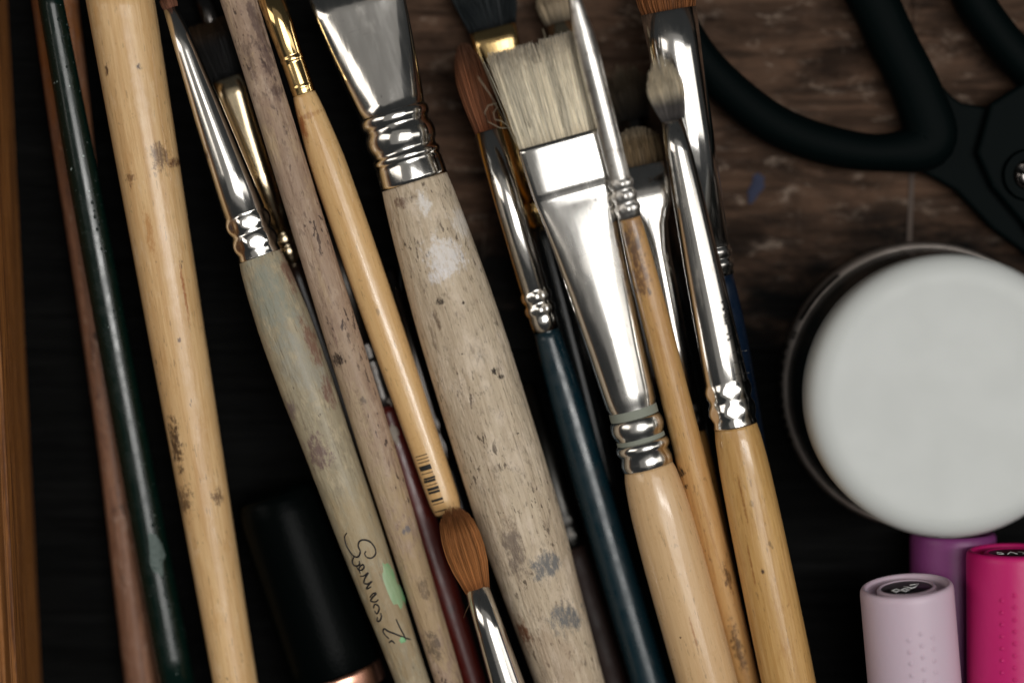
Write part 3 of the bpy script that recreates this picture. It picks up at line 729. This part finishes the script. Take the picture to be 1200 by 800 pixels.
# M: thin pointed brush over it
Mb = Brush('paintbrush', 'thin brush with long pointed spotted ferrule and paint worn handle lying across the flat ferrule', (668, -22, 21.0*mm), (884, 832, 9.6*mm))
Mb.loft('ferrule', [(-22, 9), (5, 16), (35, 24), (70, 26.5), (120, 26), (200, 25)] + bead(202, 212, 25.5, 3, lobes=8, amp=.05) + [(214, 25)] + bead(215, 227, 26, 3, lobes=8, amp=.05) + [(229, 26)] + bead(230, 241, 26.5, 3, lobes=8, amp=.05) + [(246, 26.5)], M_steel_old, n=48)
Mb.loft('handle', [(246, 24.5), (260, 27), (360, 33), (470, 35), (560, 36), (660, 34), (800, 28), (832, 27)],
        wood('worn_honey_wood', C(206, 162, 104), C(176, 128, 74), .38, .4, 1.0, .7, mottle=[(C(158, 112, 62), 300, .54, .74, .6), (C(120, 80, 46), 1000, .64, .78, .6)],
             blots=[bl(Mb, 742, 285, 1.6, 5, C(98, 76, 62), .85, .9, 900), bl(Mb, 752, 325, 1.4, 4.5, C(110, 78, 54), .8, 1.1, 900), bl(Mb, 746, 262, 1.6, 2.0, C(150, 112, 76), .7, .8, 900),
                    bl(Mb, 800, 556, .5, .9, C(40, 26, 16), .9, .8, 1800), bl(Mb, 805, 572, .3, .5, C(60, 40, 24), .9, .8, 1800),
                    bl(Mb, 854, 680, .6, 2.4, C(84, 54, 26), .8, 1.2, 1600), bl(Mb, 866, 760, .9, 4.2, C(92, 66, 40), .8, 1.2, 1400)]), sub=5, n=48)
# S: small oval brush
S = Brush('paintbrush', 'oval tipped brush with pale bristles, long tapered nickel ferrule and honey coloured handle', (770, 56, 18.2*mm), (930, 826, 14.6*mm))
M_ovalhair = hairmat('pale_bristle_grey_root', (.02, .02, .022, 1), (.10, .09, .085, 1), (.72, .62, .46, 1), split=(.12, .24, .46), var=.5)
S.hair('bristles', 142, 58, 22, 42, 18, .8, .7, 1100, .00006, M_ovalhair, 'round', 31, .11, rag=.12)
S.loft('ferrule', [(139, 26), (175, 31), (211, 35), (312, 44), (400, 49), (440, 51)] + bead(442, 462, 50, 3, lobes=6, amp=.05) + [(464, 50)] + bead(466, 486, 50.5, 3, lobes=6, amp=.05) + [(492, 52), (494, 52)], M_steel, n=64)
v, f = [], []
rnd = random.Random(9)
pys = 352
while pys < 398:                                        # bold stamped word along the ferrule, illegible
    h = rnd.uniform(2.2, 4.4)
    x0, s0 = S.local(848 + (pys - 352) * .17, pys)
    w_ = .00042
    if rnd.random() < .5:
        S.patch(x0 - w_, x0 + w_, s0, s0 + h * .5 / 8.1 * mm, v, f); S.patch(x0 - w_, x0 - w_ * .3, s0 + h * .5 / 8.1 * mm, s0 + h * .9 / 8.1 * mm, v, f)
    else:
        S.patch(x0 - w_ * .2, x0 + w_, s0, s0 + h * .9 / 8.1 * mm, v, f)
    pys += h
for row, (py, n_) in enumerate(((412, 4), (424, 3), (438, 4), (446, 3))):
    for k in range(n_):
        x0, s0 = S.local(860 + k * 4.6 + row * 1.2, py - k * .6)
        S.patch(x0 - .0002, x0 + .0002, s0, s0 + .00016, v, f, k=3)
me = pydata('stamped_lettering', v, f); recalc(me)
o = link('stamped_lettering', me, M_print, S.root); o['kind'] = 'stuff'
S.loft('handle', [(494, 50), (510, 54.5), (560, 60), (660, 63), (760, 63.5), (826, 62)],
       wood('honey_wood', C(214, 172, 110), C(182, 136, 76), .36, .55, 1.2, .5, croug=.1, mottle=[(C(170, 118, 60), 240, .52, .74, .5), (C(140, 92, 48), 1000, .66, .78, .5)],
            blots=[bl(S, 893, 668, .3, .5, C(70, 44, 24), .9, .5, 1500), bl(S, 870, 585, .2, 4.5, C(140, 94, 46), .8, .4, 900), bl(S, 880, 660, .2, 5, C(150, 100, 50), .7, .4, 900)]), sub=5, n=64)

# ------------------------------------------------------------------ black tube between two handles
tb = Brush('paint_tube_marker', 'black cylindrical cap with copper band lying between the pale and the handwritten handle', (322, 572, 7.2*mm), (452, 960, 7.2*mm), None, 'marker')
M_blk = plain('black_satin_plastic', (.0009, .0017, .0017, 1), .32, spec=.03, bumpy=.00003, bscale=1500)
tb.loft('cap', [(580, 96, 1, 2), (600, 104), (700, 108), (783, 110), (785, 108)], M_blk, sub=3, n=56, round0=.18)
tb.loft('band', [(785.5, 105), (790, 106), (806, 106), (808, 104)], M_copper, n=56)
tb.loft('barrel', [(808, 102), (900, 102), (958, 98)], M_blk, n=56)

# ------------------------------------------------------------------ scissors
M_sc = NT('black_scissor_plastic'); M_sc.set(Base_Color=(.0012, .0030, .0031, 1), Roughness=.48, Specular_IOR_Level=.022); M_sc.bump(M_sc.noise(2500, 2), .000006); M_sc = M_sc.m
def catmull(pts, k=8, closed=True):
    out = []; n = len(pts)
    for i in range(n if closed else n - 1):
        p0, p1, p2, p3 = (pts[(i - 1) % n], pts[i], pts[(i + 1) % n], pts[(i + 2) % n]) if closed else (pts[max(i - 1, 0)], pts[i], pts[i + 1], pts[min(i + 2, n - 1)])
        for j in range(k):
            t = j / k
            out.append(tuple(.5 * (2 * a1 + (a2 - a0) * t + (2 * a0 - 5 * a1 + 4 * a2 - a3) * t * t + (3 * a1 - a0 - 3 * a2 + a3) * t ** 3) for a0, a1, a2, a3 in zip(p0, p1, p2, p3)))
    if not closed: out.append(pts[-1])
    return out
def ring_mesh(name, pts, hh, n=20):
    """closed loop of rounded section; pts: (px, py, width_px); hh: half height"""
    pts = catmull(pts); m = len(pts); v = []; f = []
    zc = hh + .0002
    C3 = [P(p[0], p[1], zc) for p in pts]
    for j in range(m):
        d = (C3[(j + 1) % m] - C3[j - 1]); d.z = 0; d.normalize()
        u = Vector((d.y, -d.x, 0)); hw = pts[j][2] / 2 / spx(zc)
        for i in range(n):
            t = 2 * math.pi * i / n; c, s = math.cos(t), math.sin(t)
            v.append(C3[j] + u * (hw * math.copysign(abs(c) ** .7, c)) + Vector((0, 0, hh * math.copysign(abs(s) ** .7, s))))
    for j in range(m):
        j2 = (j + 1) % m
        for i in range(n):
            i2 = (i + 1) % n; f.append((j * n + i, j * n + i2, j2 * n + i2, j2 * n + i))
    me = pydata(name, v, f); recalc(me); return me
def slab(name, pts, z0, z1, bev):
    bm = bmesh.new()
    vs = [bm.verts.new(P(px, py, (z0 + z1) / 2).xy.to_3d() + Vector((0, 0, z0))) for px, py in pts]
    fc = bm.faces.new(vs)
    r = bmesh.ops.extrude_face_region(bm, geom=[fc])
    for q in r['geom']:
        if isinstance(q, bmesh.types.BMVert): q.co.z = z1
    bmesh.ops.recalc_face_normals(bm, faces=bm.faces)
    bmesh.ops.bevel(bm, geom=bm.edges[:], offset=bev, segments=4, affect='EDGES', profile=.6)
    me = bpy.data.meshes.new(name); bm.to_mesh(me); bm.free(); return me
pv = P(1194, 206, 0)
sci = empty('scissors', 'black handled scissors lying on the brown boards', 'scissors', None, Matrix.Translation(pv))
def sl(name, me, m, smooth=True):
    me.transform(Matrix.Translation(-pv)); return link(name, me, m, sci, smooth)
loop1 = [(1088, 166, 62), (1076, 112, 58), (1046, 50, 56), (1018, -8, 56), (980, -66, 52), (925, -112, 40), (862, -130, 38), (806, -108, 36), (782, -58, 36), (788, 5, 40), (819, 66, 43), (863, 113, 46), (913, 149, 47), (973, 171, 47), (1036, 179, 45)]
sl('handle_loop', ring_mesh('handle_loop', loop1, .0034), M_sc)
loop2 = [(1262, 140, 44), (1212, 88, 46), (1168, 40, 44), (1134, -14, 44), (1122, -80, 34), (1140, -150, 36), (1200, -195, 36), (1270, -190, 38), (1320, -130, 38), (1335, -50, 40), (1322, 40, 42), (1300, 110, 44)]
sl('handle_loop', ring_mesh('handle_loop', loop2, .0034), M_sc)
o = sl('shank', slab('shank', [(1052, 190), (1070, 128), (1094, 92), (1112, 112), (1124, 121), (1160, 127), (1200, 133), (1262, 160), (1272, 230), (1250, 300), (1210, 306), (1160, 268), (1118, 224), (1090, 208)], .0004, .0042, .0007), M_sc, False)
o = sl('shank', slab('shank', [(1158, 122), (1200, 96), (1262, 106), (1312, 120), (1302, 190), (1270, 260), (1296, 330), (1240, 330), (1196, 262), (1160, 220), (1142, 180)], .0030, .0062, .0008), M_sc, False)
sl('blade', slab('blade', [(1196, 262), (1264, 240), (1330, 330), (1470, 600), (1462, 604), (1300, 420)], .0012, .0026, .0003), M_steel_dark, False)
sl('blade', slab('blade', [(1210, 250), (1278, 236), (1350, 330), (1474, 592), (1466, 598), (1310, 410)], .0031, .0042, .0003), M_steel_dark, False)
bm = bmesh.new()
bmesh.ops.create_cone(bm, cap_ends=True, segments=40, radius1=.0040, radius2=.0036, depth=.0012)
bmesh.ops.translate(bm, verts=bm.verts, vec=Vector((0, 0, .0066)))
me = bpy.data.meshes.new('washer'); bm.to_mesh(me); bm.free(); link('washer', me, M_sc, sci, False)
v = []; n = 36; prof = [(.0001, .0086), (.0010, .0085), (.0018, .0081), (.0023, .0074), (.0024, .0066)]
for r, z in prof:
    for i in range(n):
        a = 2 * math.pi * i / n; dz = -.0007 if abs(r * math.sin(a + .7)) < .00035 and r < .0022 else 0
        v.append((r * math.cos(a), r * math.sin(a), z + dz))
f = [(j * n + i, (j + 1) * n + i, (j + 1) * n + (i + 1) % n, j * n + (i + 1) % n) for j in range(len(prof) - 1) for i in range(n)] + [tuple(range(n))]
link('screw', pydata('screw', v, f), M_steel_dark, sci)

# ------------------------------------------------------------------ jar with white lid
jc = P(1077, 450, 0)
jar = empty('jar', 'round black jar with smooth white lid beside the scissors', 'jar', None, Matrix.Translation((jc.x, jc.y, 0)))
def rev(name, prof, m, parent, n=96, cap0=False, cap1=False):
    v = [(r * math.cos(2 * math.pi * i / n), r * math.sin(2 * math.pi * i / n), z) for r, z in prof for i in range(n)]
    f = [(j * n + i, j * n + (i + 1) % n, (j + 1) * n + (i + 1) % n, (j + 1) * n + i) for j in range(len(prof) - 1) for i in range(n)]
    if cap0: f.append(tuple(reversed(range(n))))
    if cap1: f.append(tuple(range((len(prof) - 1) * n, len(prof) * n)))
    return link(name, pydata(name, v, f), m, parent)
rj = .0217
M_jar = plain('black_jar_plastic', (.006, .009, .009, 1), .25)
body = rev('jar_body', [(rj - .0015, .0003), (rj - .0004, .0007), (rj, .0018), (rj - .0019, .0135), (rj - .0024, .0160), (rj - .0032, .0172), (rj - .0042, .0180), (rj - .0044, .0205)], M_jar, jar, cap0=True, cap1=True)
def rc(z): return rj - .0019 * (z - .0018) / .0117
q = NT('grey_paper_label'); q.set(Base_Color=q.mix(q.rng(q.noise(500, 4), .4, .7), (.42, .37, .335, 1), (.54, .48, .44, 1)), Roughness=.55); M_label = q.m
lb = rev('jar_label', [(rc(.0021) + .00002, .0021), (rc(.0022) + .00016, .0022), (rc(.0066) + .00016, .0066), (rc(.0067) + .00002, .0067)], M_label, jar)
v, f = [], []
def lpatch(a0, a1, z0, z1, k=4):
    z0 -= .0018; z1 -= .0018
    o = len(v)
    for i in range(k + 1):
        a = math.radians(a0 + (a1 - a0) * i / k)
        for zz in (z0, z1): v.append(((rc(zz) + .0002) * math.cos(a), (rc(zz) + .0002) * math.sin(a), zz))
    for i in range(k):
        p = o + 2 * i; f.append((p, p + 2, p + 3, p + 1))
lpatch(128, 152, .0060, .0082, 10)
rnd = random.Random(3)
ang = 163.0
for w_ in (3.0, 2.2, 3.4, 2.6, 3.0, 2.4, 3.2, 2.2, 3.0, 2.6):
    lpatch(ang, ang + w_ * .55, .0042, .0066, 2)
    lpatch(ang + w_ * .55, ang + w_, .0058 if rnd.random() < .5 else .0042, .0066 if rnd.random() < .5 else .0050, 2)
    ang += w_ + 1.5
lpatch(157, 158, .0060, .0085, 2); lpatch(159.2, 160.2, .0060, .0085, 2); lpatch(158, 159.2, .0080, .0085, 2); lpatch(158, 159.2, .0060, .0065, 2); lpatch(158, 159.2, .0071, .0075, 2)
me = pydata('label_print', v, f); o = link('label_print', me, M_print, lb); o['kind'] = 'stuff'
M_lid = NT('white_lid_plastic'); M_lid.set(Base_Color=(.575, .595, .58, 1), Roughness=M_lid.rng(M_lid.noise(160, 5, .65), .35, .7, .44, .54), Specular_IOR_Level=.35); M_lid.bump(M_lid.noise(300, 3), .00004); M_lid = M_lid.m
rl = .0202
rev('lid', [(rl - .0010, .0192), (rl, .0193), (rl, .0252), (rl - .0003, .0264), (rl - .0010, .0273), (rl - .0020, .02785), (rl - .0032, .0280), (rl - .0044, .0279), (rl - .0056, .02775), (rl * .5, .0277), (.0005, .0277)], M_lid, jar, cap0=True, cap1=True)

# ------------------------------------------------------------------ felt markers
def marker(label, head, tail, r, colr, seed, code, dots=True):
    a, b = P(*head), P(*tail)
    z = (b - a).normalized(); y = (Vector((0, 0, 1)) - z * z.z).normalized(); x = y.cross(z)
    M = Matrix(((x.x, y.x, z.x, a.x), (x.y, y.y, z.y, a.y), (x.z, y.z, z.z, a.z), (0, 0, 0, 1)))
    root = empty('felt_marker', label, 'marker', 'felt markers below the jar', M)
    t = NT('marker_plastic'); t.set(Base_Color=colr, Roughness=.42, Specular_IOR_Level=.4, Subsurface_Weight=.15, Subsurface_Radius=(.002, .001, .001), Subsurface_Scale=.3)
    t.bump(t.noise(900, 3), .00003)
    k = r / .0068
    cap = rev('cap', [(r * .60, .0024), (r * .64, .0023), (r * .66, .0004 + .0014), (r * .84, .0018), (r * .87, .0003), (r * .90, 0.0), (r * .955, .0001), (r * .99, .0005), (r, .0012), (r, .045), (r * .985, .0455)], t.m, root, n=72, cap1=True)
    rev('end_disc', [(r * .64, .0022), (r * .635, .0006), (r * .61, .0003), (r * .56, .0003), (r * .545, .0006), (r * .02, .0006)], t.m, root, n=60, cap1=True)
    lab = rev('end_label', [(r * .54, .00062), (r * .535, .00045), (r * .02, .00045)], plain('black_end_label', (.008, .008, .009, 1), .4), root, n=48, cap1=True)
    rev('barrel', [(r * .93, .0455), (r * .93, .10), (r * .8, .102)], t.m, root, n=48, cap1=True)
    # white code on the label: short strokes
    v, f = [], []
    for st in code:
        pts = [Vector((p[0] * r, p[1] * r, .00042)) for p in st]
        tube_data(pts, .00009, 4, v, f)
    o = link('end_lettering', pydata('end_lettering', v, f), plain('white_print', (.75, .75, .75, 1), .5), lab); o['kind'] = 'stuff'
    if dots:
        v, f = [], []
        for i in range(-1, 2):
            for j in range(22):
                ang = math.radians(90 - seed + i * 15)
                s_ = .0055 + j * .00175 + (i % 2) * .0008
                p = Vector((r * math.cos(ang), r * math.sin(ang), s_)); nn = Vector((math.cos(ang), math.sin(ang), 0))
                tube_data([p - nn * .0001, p + nn * .00008, p + nn * .00018], [.00038, .00030, .00010], 8, v, f)
        o = link('grip_dots', pydata('grip_dots', v, f), t.m, root); o['kind'] = 'stuff'
    return root
# local x runs to the image left here: strokes are given as (x, y) in fractions of the radius
R8 = [[(.30, -.22), (.18, .02), (.06, .10)], [(.30, -.20), (.10, -.18)], [(.10, .05), (-.04, -.12)], [(.04, .16), (-.06, .26), (-.16, .14), (-.05, .04), (.04, .16)], [(-.16, .14), (-.26, .24), (-.34, .10), (-.22, .02), (-.16, .14)]]
R9 = [[(.34, -.1), (.30, .16), (.14, .14), (.28, .02), (.10, -.12)], [(.02, .16), (-.06, -.12), (-.18, .16)], [(-.26, .14), (-.38, .12), (-.36, -.1), (-.26, -.08), (-.26, .14)]]
marker('dark purple felt marker underneath, between the lilac and the magenta one', (1117, 624, 6.4*mm), (1120, 1400, 6.4*mm), .0064, (.21, .045, .18, 1), 0, R8, False)
marker('pale lilac felt marker with black end label', (1062, 685, 19.3*mm), (1119, 1360, 9.5*mm), .00678, (.60, .475, .56, 1), 4, R8)
marker('bright magenta felt marker at the right edge of the photo', (1189, 644, 17.2*mm), (1192, 1400, 15.4*mm), .0070, (.55, .011, .15, 1), -12, R9)
